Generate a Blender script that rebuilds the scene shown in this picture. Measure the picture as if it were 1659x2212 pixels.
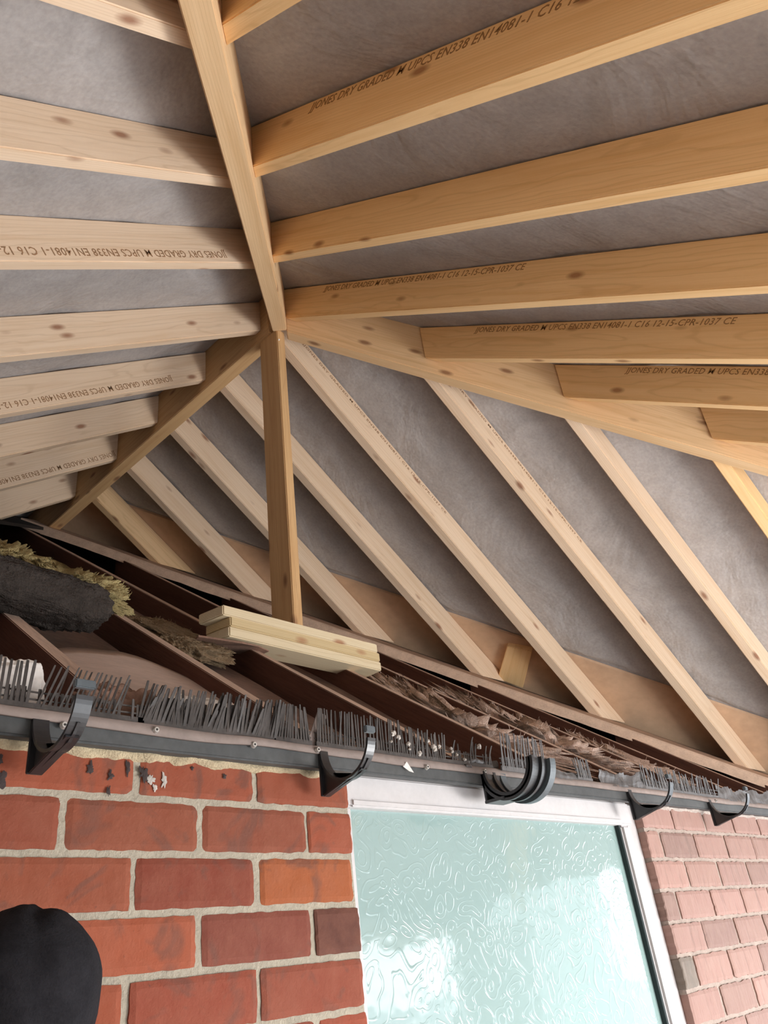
import bpy, bmesh, math, random
from mathutils import Vector, Matrix, noise
random.seed(7)
scene = bpy.context.scene
for o in list(bpy.data.objects): bpy.data.objects.remove(o)

# ------------------------------------------------------------------ camera
cd = bpy.data.cameras.new('camera'); cam = bpy.data.objects.new('camera', cd)
scene.collection.objects.link(cam); scene.camera = cam
RIGHT = Vector((0.69843751, -0.70691429, -0.11161193))
DOWN = Vector((0.2916967, 0.42360171, -0.85759817))
AXIS = Vector((0.65352741, 0.5664219, 0.50206389))
cam.matrix_world = Matrix(((RIGHT.x, -DOWN.x, -AXIS.x, 0), (RIGHT.y, -DOWN.y, -AXIS.y, 0), (RIGHT.z, -DOWN.z, -AXIS.z, 0), (0, 0, 0, 1)))
cd.sensor_fit = 'VERTICAL'; cd.sensor_height = 24.0; cd.lens = 24.0 * 1707.2 / 2212.0
cd.clip_start = 0.02; cd.clip_end = 200

# ------------------------------------------------------------------ world, light, exposure
w = bpy.data.worlds.new('overcast_sky'); scene.world = w; w.use_nodes = True
nt = w.node_tree; nt.nodes.clear()
wo = nt.nodes.new('ShaderNodeOutputWorld'); bg = nt.nodes.new('ShaderNodeBackground')
tc = nt.nodes.new('ShaderNodeTexCoord'); sx = nt.nodes.new('ShaderNodeSeparateXYZ'); cr = nt.nodes.new('ShaderNodeValToRGB')
nt.links.new(tc.outputs['Generated'], sx.inputs[0]); nt.links.new(sx.outputs['Z'], cr.inputs[0])
cr.color_ramp.elements[0].color = (0.93, 0.96, 1.0, 1); cr.color_ramp.elements[1].color = (0.72, 0.84, 1.0, 1)
nt.links.new(cr.outputs[0], bg.inputs[0]); bg.inputs[1].default_value = 6.5
nt.links.new(bg.outputs[0], wo.inputs[0])
scene.view_settings.view_transform = 'Standard'; scene.view_settings.look = 'None'
scene.view_settings.gamma = 1.0; scene.view_settings.use_curve_mapping = False
scene.view_settings.exposure = 0.46
scene.cycles.max_bounces = 10; scene.cycles.diffuse_bounces = 7; scene.cycles.caustics_reflective = False; scene.cycles.caustics_refractive = False

def portal(name, loc, rot, sx_, sy_):
    L = bpy.data.lights.new(name, 'AREA'); L.shape = 'RECTANGLE'; L.size = sx_; L.size_y = sy_
    L.cycles.is_portal = True
    o = bpy.data.objects.new(name, L); scene.collection.objects.link(o); o.location = loc; o.rotation_euler = rot
    return o
PI = math.pi
portal('front_opening_daylight', (2.15, -1.25, -0.6), (PI/2, 0, 0), 4.1, 1.7)     # emits towards +Y
portal('side_opening_daylight', (4.72, -0.1, -0.6), (PI/2, 0, PI/2), 2.2, 1.7)    # emits towards -X
# area lamp, added on top of the sky light
def area(name, loc, rot, sx_, sy_, energy, col):
    L = bpy.data.lights.new(name, 'AREA'); L.shape = 'RECTANGLE'; L.size = sx_; L.size_y = sy_
    L.energy = energy; L.color = col
    o = bpy.data.objects.new(name, L); scene.collection.objects.link(o); o.location = loc; o.rotation_euler = rot
    return o

key = area('added_front_key_lamp', (3.0, -1.45, -0.85), (0, 0, 0), 1.3, 0.9, 80, (1.0, 0.985, 0.97))  # lamp added outside the front opening to strengthen the daylight from that side
key.rotation_euler = Vector((-0.48, 0.66, 0.60)).to_track_quat('-Z', 'Y').to_euler()

T = 0.7042            # roof pitch, rise per run
CE, CL, CR = 3.55, 1.265, 1.105   # underside planes of the rafters: end, left, right slopes
H = 0.165             # plumb depth of a rafter
PH = math.atan(T)
AX, AY = 1.62, 1.85   # apex in plan
FLOOR = -1.6
YW = 1.06             # brick face

# ------------------------------------------------------------------ materials
def newmat(name):
    m = bpy.data.materials.new(name); m.use_nodes = True
    return m, m.node_tree, m.node_tree.nodes['Principled BSDF']
def N(nt, t, **kw):
    n = nt.nodes.new(t)
    for k, v in kw.items(): setattr(n, k, v)
    return n
def ramp(nt, stops):
    r = nt.nodes.new('ShaderNodeValToRGB'); e = r.color_ramp.elements
    while len(e) < len(stops): e.new(0.5)
    for i, (p, c) in enumerate(stops):
        e[i].position = p; e[i].color = (c[0], c[1], c[2], 1)
    return r
def math_(nt, op, a, b=None):
    n = nt.nodes.new('ShaderNodeMath'); n.operation = op
    if hasattr(a, 'links'): nt.links.new(a, n.inputs[0])
    else: n.inputs[0].default_value = a
    if b is not None:
        if hasattr(b, 'links'): nt.links.new(b, n.inputs[1])
        else: n.inputs[1].default_value = b
    return n.outputs[0]
def mix(nt, fac, a, b, mode='MIX'):
    n = nt.nodes.new('ShaderNodeMix'); n.data_type = 'RGBA'; n.blend_type = mode
    if hasattr(fac, 'links'): nt.links.new(fac, n.inputs[0])
    else: n.inputs[0].default_value = fac
    for s, v in ((6, a), (7, b)):
        if hasattr(v, 'links'): nt.links.new(v, n.inputs[s])
        else: n.inputs[s].default_value = (v[0], v[1], v[2], 1)
    return n.outputs[2]
def bump(nt, bsdf, h, strength, dist):
    b = nt.nodes.new('ShaderNodeBump'); b.inputs['Strength'].default_value = strength; b.inputs['Distance'].default_value = dist
    nt.links.new(h, b.inputs['Height']); nt.links.new(b.outputs[0], bsdf.inputs['Normal'])
def coords(nt, scale, rnd=True):
    tc = nt.nodes.new('ShaderNodeTexCoord'); mp = nt.nodes.new('ShaderNodeMapping')
    mp.inputs['Scale'].default_value = scale
    if rnd:
        oi = nt.nodes.new('ShaderNodeObjectInfo'); va = nt.nodes.new('ShaderNodeVectorMath'); va.operation = 'SCALE'
        cx = nt.nodes.new('ShaderNodeCombineXYZ')
        nt.links.new(oi.outputs['Random'], cx.inputs[0]); nt.links.new(oi.outputs['Random'], cx.inputs[1]); nt.links.new(oi.outputs['Random'], cx.inputs[2])
        nt.links.new(cx.outputs[0], va.inputs[0]); va.inputs['Scale'].default_value = 37.0
        ad = nt.nodes.new('ShaderNodeVectorMath'); ad.operation = 'ADD'
        nt.links.new(tc.outputs['Object'], ad.inputs[0]); nt.links.new(va.outputs[0], ad.inputs[1])
        nt.links.new(ad.outputs[0], mp.inputs[0])
    else: nt.links.new(tc.outputs['Object'], mp.inputs[0])
    return mp.outputs[0]
def noise_(nt, vec, scale, detail=3, rough=0.5, dist=0.0):
    n = nt.nodes.new('ShaderNodeTexNoise'); nt.links.new(vec, n.inputs['Vector'])
    n.inputs['Scale'].default_value = scale; n.inputs['Detail'].default_value = detail
    n.inputs['Roughness'].default_value = rough; n.inputs['Distortion'].default_value = dist
    return n.outputs['Fac']

def wood(name, light, dark, knot=(0.22, 0.10, 0.05), knots=1.0, rough=0.62):
    m, nt, b = newmat(name)
    g = noise_(nt, coords(nt, (0.7, 14, 14)), 2.2, 4, 0.6, 0.9)
    fine = noise_(nt, coords(nt, (3, 160, 160)), 1.0, 3, 0.7)
    blot = noise_(nt, coords(nt, (1.2, 5, 5)), 1.3, 2)
    # growth rings running along the timber
    tcx = nt.nodes.new('ShaderNodeTexCoord'); spx = nt.nodes.new('ShaderNodeSeparateXYZ'); nt.links.new(tcx.outputs['Object'], spx.inputs[0])
    oix = nt.nodes.new('ShaderNodeObjectInfo')
    yy = math_(nt, 'ADD', spx.outputs[1], math_(nt, 'ADD', math_(nt, 'MULTIPLY', oix.outputs['Random'], 0.16), 0.02))
    zz = math_(nt, 'ADD', spx.outputs[2], math_(nt, 'SUBTRACT', math_(nt, 'MULTIPLY', oix.outputs['Random'], 0.2), 0.16))
    rad = math_(nt, 'SQRT', math_(nt, 'ADD', math_(nt, 'MULTIPLY', yy, yy), math_(nt, 'MULTIPLY', zz, zz)))
    wob = noise_(nt, coords(nt, (1.6, 9, 9)), 1.0, 3, 0.55, 0.4)
    ringv = math_(nt, 'SINE', math_(nt, 'ADD', math_(nt, 'MULTIPLY', rad, 900.0), math_(nt, 'MULTIPLY', wob, 34.0)))
    ring = ramp(nt, [(0.0, (0, 0, 0)), (0.75, (0.15, 0.15, 0.15)), (1.0, (1, 1, 1))]); nt.links.new(ringv, ring.inputs[0])
    r = ramp(nt, [(0.3, dark), (0.5, tuple(0.35*a+0.65*c for a, c in zip(dark, light))), (0.72, light)])
    nt.links.new(g, r.inputs[0])
    c = mix(nt, 0.22, r.outputs[0], mix(nt, fine, tuple(0.75*x for x in dark), tuple(min(1, 1.08*x) for x in light)))
    c = mix(nt, math_(nt, 'MULTIPLY', blot, 0.28), c, tuple(0.9*x for x in dark))
    c = mix(nt, math_(nt, 'MULTIPLY', ring.outputs[0], 0.38), c, tuple(0.80*x for x in dark))
    # knots
    v = nt.nodes.new('ShaderNodeTexVoronoi'); nt.links.new(coords(nt, (5.2, 13, 13)), v.inputs['Vector']); v.inputs['Scale'].default_value = 1.0
    sep = nt.nodes.new('ShaderNodeSeparateColor'); nt.links.new(v.outputs['Color'], sep.inputs[0])
    kn = ramp(nt, [(0.07, (1, 1, 1)), (0.12, (0.6, 0.6, 0.6)), (0.19, (0, 0, 0))]); nt.links.new(v.outputs['Distance'], kn.inputs[0])
    gate = math_(nt, 'GREATER_THAN', sep.outputs[0], 0.35)
    k = math_(nt, 'MULTIPLY', math_(nt, 'MULTIPLY', kn.outputs[0], gate), 0.85*knots)
    c = mix(nt, k, c, knot)
    nt.links.new(c, b.inputs['Base Color']); b.inputs['Roughness'].default_value = rough
    b.inputs['Specular IOR Level'].default_value = 0.3
    bump(nt, b, math_(nt, 'ADD', fine, math_(nt, 'MULTIPLY', g, 0.6)), 0.25, 0.002)
    return m
M_PALE = wood('pale_pine', (0.82, 0.65, 0.49), (0.68, 0.48, 0.31), knot=(0.26, 0.11, 0.06))
M_YELL = wood('yellow_pine', (0.90, 0.63, 0.34), (0.76, 0.47, 0.21), knot=(0.30, 0.13, 0.05))
M_HIP = wood('hip_pine', (0.80, 0.57, 0.34), (0.64, 0.41, 0.21))
M_POST = wood('post_pine', (0.66, 0.43, 0.22), (0.50, 0.29, 0.13))
M_STACK2 = wood('tan_offcut_pine', (0.60, 0.47, 0.27), (0.52, 0.38, 0.20), knot=(0.35, 0.16, 0.08))
M_STACK = wood('green_tinted_pine', (0.72, 0.61, 0.42), (0.62, 0.49, 0.31), knot=(0.35, 0.16, 0.08))

def simple(name, col, rough=0.7, var=0.25, scale=6, bumps=0.3, bdist=0.003, spec=0.3, stretch=(1, 1, 1), metal=0):
    m, nt, b = newmat(name)
    n1 = noise_(nt, coords(nt, stretch), scale, 4, 0.6); n2 = noise_(nt, coords(nt, stretch), scale*7, 3, 0.6)
    r = ramp(nt, [(0.3, tuple(x*(1-var) for x in col)), (0.7, tuple(min(1, x*(1+var)) for x in col))])
    nt.links.new(math_(nt, 'ADD', math_(nt, 'MULTIPLY', n1, 0.6), math_(nt, 'MULTIPLY', n2, 0.4)), r.inputs[0])
    nt.links.new(r.outputs[0], b.inputs['Base Color']); b.inputs['Roughness'].default_value = rough
    b.inputs['Specular IOR Level'].default_value = spec; b.inputs['Metallic'].default_value = metal
    if bumps: bump(nt, b, n2, bumps, bdist)
    return m
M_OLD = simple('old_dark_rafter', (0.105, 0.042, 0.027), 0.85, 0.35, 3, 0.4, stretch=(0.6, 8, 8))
M_OLDTOP_LIT = simple('dusty_lit_rafter_top', (0.60, 0.44, 0.35), 0.95, 0.3, 4, 0.4, stretch=(0.8, 6, 6))  # dust colour, lightened further to paint in light on the top faces
M_PLATE = simple('dusty_old_board', (0.55, 0.39, 0.29), 0.9, 0.22, 4, 0.35, stretch=(0.6, 6, 6))
M_PLY = simple('ply_sheet', (0.56, 0.375, 0.245), 0.8, 0.16, 3, 0.15, stretch=(1, 1, 1))
M_SKEIL = simple('dusty_lining_board', (0.23, 0.15, 0.12), 0.95, 0.3, 5, 0.4)
M_PALEPL = simple('pale_plaster', (0.55, 0.43, 0.37), 0.9, 0.18, 5, 0.3, stretch=(1, 2.5, 1))
M_WHITEPL = simple('white_plaster', (0.80, 0.76, 0.72), 0.9, 0.15, 14, 0.5)
M_FASCIA = simple('grey_plastic_fascia', (0.062, 0.064, 0.064), 0.5, 0.35, 9, 0.1)
M_FELT = simple('brown_felt_strip', (0.21, 0.165, 0.145), 0.8, 0.25, 7, 0.3)
M_COMB = simple('weathered_black_plastic', (0.050, 0.042, 0.038), 0.55, 0.5, 20, 0.1)
M_COMBG = simple('grey_plastic_sheet', (0.115, 0.11, 0.11), 0.5, 0.35, 12, 0.15, stretch=(3, 1, 1))
M_BRK = simple('black_bracket_plastic', (0.018, 0.018, 0.020), 0.33, 0.3, 12, 0.05, spec=0.6)
M_BRKG = simple('grey_bracket_plastic', (0.07, 0.085, 0.095), 0.4, 0.3, 12, 0.05, spec=0.6)
M_METAL = simple('dull_screw_metal', (0.45, 0.43, 0.40), 0.45, 0.2, 30, 0.1, metal=0.6)
M_FRAME = simple('white_painted_frame', (0.50, 0.475, 0.47), 0.45, 0.08, 14, 0.08)
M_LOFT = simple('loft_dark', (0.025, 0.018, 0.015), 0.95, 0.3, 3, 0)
M_FLOOR = simple('concrete_floor', (0.62, 0.57, 0.52), 0.9, 0.15, 3, 0.2)
M_GROUND = simple('paved_ground', (0.40, 0.39, 0.37), 0.9, 0.15, 1, 0.2)
M_BLOCK = simple('block_wall', (0.72, 0.64, 0.55), 0.9, 0.12, 4, 0.3)
M_PIER = simple('render_pier', (0.48, 0.50, 0.48), 0.9, 0.1, 3, 0.2)
M_BLACK = simple('black_fabric', (0.015, 0.014, 0.016), 0.95, 0.4, 60, 0.5, 0.002, spec=0.1)
M_STAMP = simple('brown_stamp_ink', (0.30, 0.17, 0.09), 0.8, 0.35, 60, 0)
M_STAMPY = simple('brown_stamp_ink_faint', (0.30, 0.165, 0.07), 0.8, 0.35, 60, 0)
M_WOOLDK = simple('grey_wool', (0.050, 0.041, 0.036), 1.0, 0.45, 30, 1.0, 0.006, spec=0.05)
M_WOOLYE = simple('yellow_wool', (0.34, 0.27, 0.13), 1.0, 0.35, 30, 1.0, 0.006, spec=0.05)
M_WOOLPK = simple('pink_brown_wool', (0.62, 0.46, 0.38), 1.0, 0.4, 30, 1.0, 0.006, spec=0.05)
M_MORTAR = simple('cream_mortar', (0.42, 0.34, 0.22), 0.95, 0.3, 40, 0.9, 0.004)
M_DULLPL = simple('dull_plaster_bits', (0.42, 0.38, 0.34), 0.9, 0.25, 30, 0.5)
M_CARD = simple('torn_card', (0.24, 0.14, 0.10), 0.9, 0.3, 20, 0.3)

def membrane(name, col, sc):
    m, nt, b = newmat(name)
    v = coords(nt, sc, False)
    n1 = noise_(nt, v, 3.0, 4, 0.6, 0.8); n2 = noise_(nt, coords(nt, (1, 1, 1), False), 90, 2)
    n3 = noise_(nt, coords(nt, (1, 1, 1), False), 5.0, 5, 0.65, 1.2)
    r = ramp(nt, [(0.3, tuple(x*0.80 for x in col)), (0.7, tuple(x*1.18 for x in col))])
    nt.links.new(math_(nt, 'ADD', math_(nt, 'MULTIPLY', n3, 0.6), math_(nt, 'MULTIPLY', n2, 0.4)), r.inputs[0])
    nt.links.new(r.outputs[0], b.inputs['Base Color']); b.inputs['Roughness'].default_value = 0.62
    b.inputs['Specular IOR Level'].default_value = 0.35
    bump(nt, b, math_(nt, 'ADD', n1, math_(nt, 'MULTIPLY', n2, 0.05)), 0.75, 0.03)
    return m
M_MEM = membrane('grey_breather_membrane', (0.36, 0.335, 0.325), (1, 1, 1))

# brick: colour varies from brick to brick through an attribute
def brickmat():
    m, nt, b = newmat('red_brick')
    at = nt.nodes.new('ShaderNodeAttribute'); at.attribute_name = 'tone'
    v = coords(nt, (1, 1, 1), False)
    n1 = noise_(nt, v, 22, 5, 0.7); n2 = noise_(nt, v, 160, 3, 0.6); n3 = noise_(nt, v, 9, 3, 0.6, 1.5)
    c = mix(nt, math_(nt, 'MULTIPLY', n1, 0.55), at.outputs['Color'], (0.30, 0.125, 0.08))
    spot = ramp(nt, [(0.56, (0, 0, 0)), (0.66, (1, 1, 1))]); nt.links.new(n3, spot.inputs[0])
    c = mix(nt, math_(nt, 'MULTIPLY', spot.outputs[0], 0.6), c, (0.12, 0.055, 0.04))
    dots = ramp(nt, [(0.70, (0, 0, 0)), (0.76, (1, 1, 1))]); nt.links.new(n2, dots.inputs[0])
    c = mix(nt, math_(nt, 'MULTIPLY', dots.outputs[0], 0.5), c, (0.09, 0.04, 0.03))
    nt.links.new(c, b.inputs['Base Color']); b.inputs['Roughness'].default_value = 0.85; b.inputs['Specular IOR Level'].default_value = 0.25
    bump(nt, b, math_(nt, 'ADD', n1, math_(nt, 'MULTIPLY', n2, 0.5)), 0.5, 0.004)
    return m
def rusticmat():
    m, nt, b = newmat('pale_rustic_brick')
    at = nt.nodes.new('ShaderNodeAttribute'); at.attribute_name = 'tone'
    n1 = noise_(nt, coords(nt, (60, 20, 7), False), 1.0, 4, 0.7, 0.6); n2 = noise_(nt, coords(nt, (1, 1, 1), False), 30, 4, 0.7)
    r = ramp(nt, [(0.28, (0.35, 0.3, 0.3)), (0.45, (1, 1, 1))]); nt.links.new(n1, r.inputs[0])
    c = mix(nt, 0.6, at.outputs['Color'], r.outputs[0], 'MULTIPLY')
    c = mix(nt, math_(nt, 'MULTIPLY', n2, 0.5), c, (0.34, 0.24, 0.19))
    nt.links.new(c, b.inputs['Base Color']); b.inputs['Roughness'].default_value = 0.75; b.inputs['Specular IOR Level'].default_value = 0.4
    bump(nt, b, n1, 0.7, 0.006)
    return m
M_BRICK, M_RUSTIC = brickmat(), rusticmat()
M_BED = simple('grey_mortar_bed', (0.33, 0.29, 0.225), 0.95, 0.2, 30, 0.8, 0.003)

def glassmat():
    m, nt, b = newmat('patterned_obscure_glass')
    v = coords(nt, (1, 1, 1), False)
    n = nt.nodes.new('ShaderNodeTexNoise'); nt.links.new(v, n.inputs['Vector']); n.inputs['Scale'].default_value = 9; n.inputs['Detail'].default_value = 1
    wv = nt.nodes.new('ShaderNodeTexWave'); wv.wave_type = 'RINGS'; wv.rings_direction = 'SPHERICAL'
    vo = nt.nodes.new('ShaderNodeTexVoronoi'); vo.inputs['Scale'].default_value = 24; vo.feature = 'SMOOTH_F1'; vo.inputs['Smoothness'].default_value = 0.3
    dv = nt.nodes.new('ShaderNodeVectorMath'); dv.operation = 'SCALE'; nt.links.new(n.outputs['Color'], dv.inputs[0]); dv.inputs['Scale'].default_value = 0.10
    ad = nt.nodes.new('ShaderNodeVectorMath'); nt.links.new(v, ad.inputs[0]); nt.links.new(dv.outputs[0], ad.inputs[1])
    nt.links.new(ad.outputs[0], vo.inputs['Vector'])
    s = math_(nt, 'SINE', math_(nt, 'MULTIPLY', vo.outputs['Distance'], 26.0))
    rg = ramp(nt, [(0.55, (0, 0, 0)), (0.95, (1, 1, 1))]); nt.links.new(s, rg.inputs[0])
    big = noise_(nt, v, 14, 2)
    h = math_(nt, 'ADD', math_(nt, 'MULTIPLY', rg.outputs[0], 0.28), math_(nt, 'MULTIPLY', big, 1.0))
    b.inputs['Base Color'].default_value = (0.245, 0.335, 0.32, 1); b.inputs['Roughness'].default_value = 0.06
    b.inputs['Specular IOR Level'].default_value = 0.6; b.inputs['IOR'].default_value = 1.5
    b.inputs['Transmission Weight'].default_value = 0.0
    bump(nt, b, h, 0.22, 0.004)
    return m
M_GLASS = glassmat()

# ------------------------------------------------------------------ helpers
def link(name, me, mats, parent=None, mw=None):
    o = bpy.data.objects.new(name, me); scene.collection.objects.link(o)
    for m in (mats if isinstance(mats, (list, tuple)) else [mats]): me.materials.append(m)
    if mw is not None: o.matrix_world = mw
    if parent is not None:
        o.parent = parent; o.matrix_parent_inverse = parent.matrix_world.inverted()
    return o
def tag(o, label=None, cat=None, group=None, kind=None):
    if label: o['label'] = label
    if cat: o['category'] = cat
    if group: o['group'] = group
    if kind: o['kind'] = kind
    return o
def empty(name, loc):
    o = bpy.data.objects.new(name, None); scene.collection.objects.link(o); o.matrix_world = Matrix.Translation(loc); return o
def frame_of(p0, p1, up=Vector((0, 0, 1))):
    x = (p1-p0).normalized(); y = up.cross(x)
    if y.length < 1e-4: y = Vector((0, 1, 0)).cross(x)
    y.normalize(); z = x.cross(y)
    m = Matrix((x, y, z)).transposed().to_4x4(); m.translation = p0
    return m
def hexa(name, bot, top, mat, bev=0.003, parent=None, mw=None, rough=0.0):
    """a timber from four bottom and four top world corners: (start -side, start +side, end +side, end -side)"""
    bot = [Vector(p) for p in bot]; top = [Vector(p) for p in top]
    if mw is None: mw = frame_of((bot[0]+bot[1])/2, (bot[2]+bot[3])/2)
    inv = mw.inverted(); bm = bmesh.new()
    vs = [bm.verts.new(inv @ p) for p in bot+top]
    for f in ((3, 2, 1, 0), (4, 5, 6, 7), (0, 1, 5, 4), (1, 2, 6, 5), (2, 3, 7, 6), (3, 0, 4, 7)): bm.faces.new([vs[i] for i in f])
    bmesh.ops.recalc_face_normals(bm, faces=bm.faces)
    if bev: bmesh.ops.bevel(bm, geom=list(bm.edges), offset=bev, segments=2, affect='EDGES', clamp_overlap=True)
    me = bpy.data.meshes.new(name); bm.to_mesh(me); bm.free()
    return link(name, me, mat, parent, mw)
def box(name, x0, x1, y0, y1, z0, z1, mat, parent=None, bev=0.0):
    return hexa(name, [(x0, y0, z0), (x0, y1, z0), (x1, y1, z0), (x1, y0, z0)], [(x0, y0, z1), (x0, y1, z1), (x1, y1, z1), (x1, y0, z1)], mat, bev, parent, Matrix.Translation((x0, y0, z0)))
def mesh_obj(name, verts, faces, mat, parent=None, smooth=False, origin=None):
    me = bpy.data.meshes.new(name)
    origin = Vector(origin) if origin is not None else Vector(verts[0])
    me.from_pydata([tuple(Vector(v)-origin) for v in verts], [], faces); me.update()
    if smooth: me.polygons.foreach_set('use_smooth', [True]*len(me.polygons))
    return link(name, me, mat, parent, Matrix.Translation(origin))
def add_box(bm, c, s, rot=None):
    r = bmesh.ops.create_cube(bm, size=1.0, matrix=Matrix.Translation(c) @ (rot.to_4x4() if rot else Matrix.Identity(4)) @ Matrix.Diagonal((s[0], s[1], s[2], 1)))
    return r['verts']
def n3(x, y=0.0, z=0.0): return noise.noise(Vector((x, y, z)))

# ------------------------------------------------------------------ the setting
def structure(o): o['kind'] = 'structure'; return o
structure(box('floor', -1.5, 4.9, -1.45, YW, FLOOR-0.1, FLOOR, M_FLOOR))
structure(box('wall_left', -1.45, -1.3, -1.45, YW, FLOOR, 0.33, M_BLOCK))
structure(box('wall_front', -1.3, 0.1, -1.4, -1.25, FLOOR, 0.20, M_BLOCK))
pier = structure(box('wall_front.001', 4.2, 4.9, -1.4, -1.25, FLOOR, 0.20, M_PIER))
structure(box('trim_1', 0.1, 4.2, -1.4, -1.25, 0.15, 0.20, M_BLOCK))      # head of the front opening
g = box('ground', -30, 40, -40, 30, FLOOR-0.2, FLOOR-0.12, M_GROUND); structure(g)
# unseen block added outside, sized to mask part of the sky reflected in the glass
gw = box('reflection_block', 10.4, 14.3, -6.3, -6.1, FLOOR-0.12, 3.4, M_PIER, bev=0.01); structure(gw)

# brick wall of the house with the window opening
WX0, WX1, WZ0, WZ1 = 1.028, 2.112, -1.05, 0.306
def brick_wall():
    bm = bmesh.new(); lay = bm.loops.layers.color.new('tone')
    top = 0.3205; j0 = 0.2555; pitch = 0.0745; bp = 0.2105; gap = 0.0098
    courses = []
    z = j0
    courses.append((j0+gap/2, top)); k = 0
    while z > FLOOR:
        courses.append((max(FLOOR, z-pitch+gap/2), z-gap/2)); z -= pitch
    rnd = random.Random(3)
    named = {(0, 0): (0.40, 0.125, 0.075), (0, 1): (0.39, 0.125, 0.075), (2, 0): (0.33, 0.085, 0.05), (2, 1): (0.45, 0.165, 0.07), (2, 2): (0.34, 0.12, 0.09),
             (3, 0): (0.45, 0.15, 0.09), (3, 1): (0.32, 0.10, 0.08), (3, 2): (0.20, 0.075, 0.065), (1, 0): (0.37, 0.125, 0.08), (1, 1): (0.36, 0.12, 0.08), (4, 1): (0.38, 0.12, 0.085), (4, 2): (0.37, 0.115, 0.08)}
    for ci, (z0, z1) in enumerate(courses):
        off = 0.6075 if ci % 2 == 0 else 0.504
        i0 = int((-1.5-off)/bp)-1
        for i in range(i0, 26):
            x0 = off+i*bp+gap/2+rnd.uniform(-0.003, 0.003); x1 = off+(i+1)*bp-gap/2+rnd.uniform(-0.003, 0.003)
            if x1 > 4.8 or x0 < -1.5: continue
            segs = [(x0, x1)]
            if z1 > WZ0:
                if z0 < WZ1 or True:
                    ns = []
                    for a, b_ in segs:
                        if a < WX0 - 0.01: ns.append((a, min(b_, WX0)))
                        if b_ > WX1 + 0.01: ns.append((max(a, WX1), b_))
                    segs = ns
            for a, b_ in segs:
                if b_-a < 0.015: continue
                right = a > 2.0
                if right:
                    c = Vector((0.54, 0.405, 0.37)) * rnd.uniform(0.85, 1.1)
                    if ci == 5 and a < 2.13: c = Vector((0.36, 0.34, 0.31))
                else:
                    c = Vector((0.47, 0.205, 0.125)); c = c*rnd.uniform(0.85, 1.12); c.y *= rnd.uniform(0.9, 1.1)
                    key = (ci, i if ci % 2 == 0 else i)
                    if key in named: c = Vector(named[key]); c = Vector((c.x*1.22, c.y*1.72, c.z*1.68))
                nseg = 24 if a > -0.2 else 2; fr = []
                nz = 8 if a > -0.2 else 1
                cm = 0.006
                fy = YW + rnd.uniform(-0.0012, 0.0012)
                grid = []
                for u in range(nseg+1):
                    col = []
                    for v in range(nz+1):
                        x = a+(b_-a)*u/nseg; zz = z0+(z1-z0)*v/nz; y = fy
                        ex = u in (0, nseg); ez = v in (0, nz)
                        wob = 0.0012 if not right else 0.0018
                        if ex: x += wob*2*n3(x*30, zz*90, 3)
                        if ez: zz += wob*1.6*n3(x*60, zz*30, 9)
                        if ex or ez: y += 0.0022
                        if ex and ez:
                            x += (0.0008 if u == 0 else -0.0008); zz += (0.0008 if v == 0 else -0.0008); y += 0.001
                        y += 0.0008*n3(x*40, zz*40, ci)
                        col.append(bm.verts.new((x, y, zz)))
                    grid.append(col)
                faces = []
                for u in range(nseg):
                    for v in range(nz): faces.append(bm.faces.new((grid[u][v], grid[u+1][v], grid[u+1][v+1], grid[u][v+1])))
                # sides going back into the wall
                rim = [grid[u][0] for u in range(nseg+1)] + [grid[nseg][v] for v in range(1, nz+1)] + [grid[u][nz] for u in range(nseg-1, -1, -1)] + [grid[0][v] for v in range(nz-1, 0, -1)]
                back = [bm.verts.new((r.co.x, YW+0.1, r.co.z)) for r in rim]
                for q in range(len(rim)):
                    q2 = (q+1) % len(rim); faces.append(bm.faces.new((rim[q], back[q], back[q2], rim[q2])))
                for f in faces:
                    f.smooth = False; f.material_index = 1 if right else 0
                    for l in f.loops: l[lay] = (c.x, c.y, c.z, 1)
    # mortar body
    def slab(x0, x1, z0, z1, y0=YW+0.0035, idx=2):
        vs = add_box(bm, ((x0+x1)/2, (y0+YW+0.098)/2, (z0+z1)/2), (x1-x0, YW+0.098-y0, z1-z0))
        for f in {f for v in vs for f in v.link_faces}:
            f.material_index = idx
            for l in f.loops: l[lay] = (0.4, 0.35, 0.3, 1)
    slab(-1.5, WX0-0.003, FLOOR, 0.33); slab(WX1+0.003, 4.8, FLOOR, 0.33, YW+0.0055, 3); slab(WX0-0.003, WX1+0.003, FLOOR, WZ0)
    me = bpy.data.meshes.new('wall_house'); bm.to_mesh(me); bm.free()
    o = link('wall_back', me, [M_BRICK, M_RUSTIC, M_BED, simple('tan_mortar', (0.33, 0.265, 0.225), 0.95, 0.25, 30, 0.8, 0.003)])
    structure(o)
brick_wall()
# crumbling mortar bead under the fascia
def bead(x0, x1, z0, z1, nm, mat, y0=1.050):
    vs, fs = [], []; n = int((x1-x0)/0.006); m = 7
    for i in range(n+1):
        x = x0+(x1-x0)*i/n
        for j in range(m):
            a = j/(m-1); zz = z0+(z1-z0)*a; bul = math.sin(a*PI)
            y = YW+0.004-0.016*bul*(0.6+0.7*n3(x*28, zz*80, 2)); zz += 0.007*n3(x*22, 5, 1)*(1-a)+0.003*n3(x*90, 2, 2)*(1-a)
            vs.append((x, y, zz))
    for i in range(n):
        for j in range(m-1):
            a = i*m+j; fs.append((a, a+m, a+m+1, a+1))
    return mesh_obj(nm, vs, fs, mat, smooth=True)
structure(bead(-1.3, 1.03, 0.305, 0.328, 'trim_2', M_MORTAR))
structure(bead(2.11, 4.6, 0.308, 0.328, 'trim_3', simple('grey_crumbly_mortar', (0.40, 0.34, 0.30), 0.95, 0.3, 40, 0.9, 0.004)))
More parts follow.
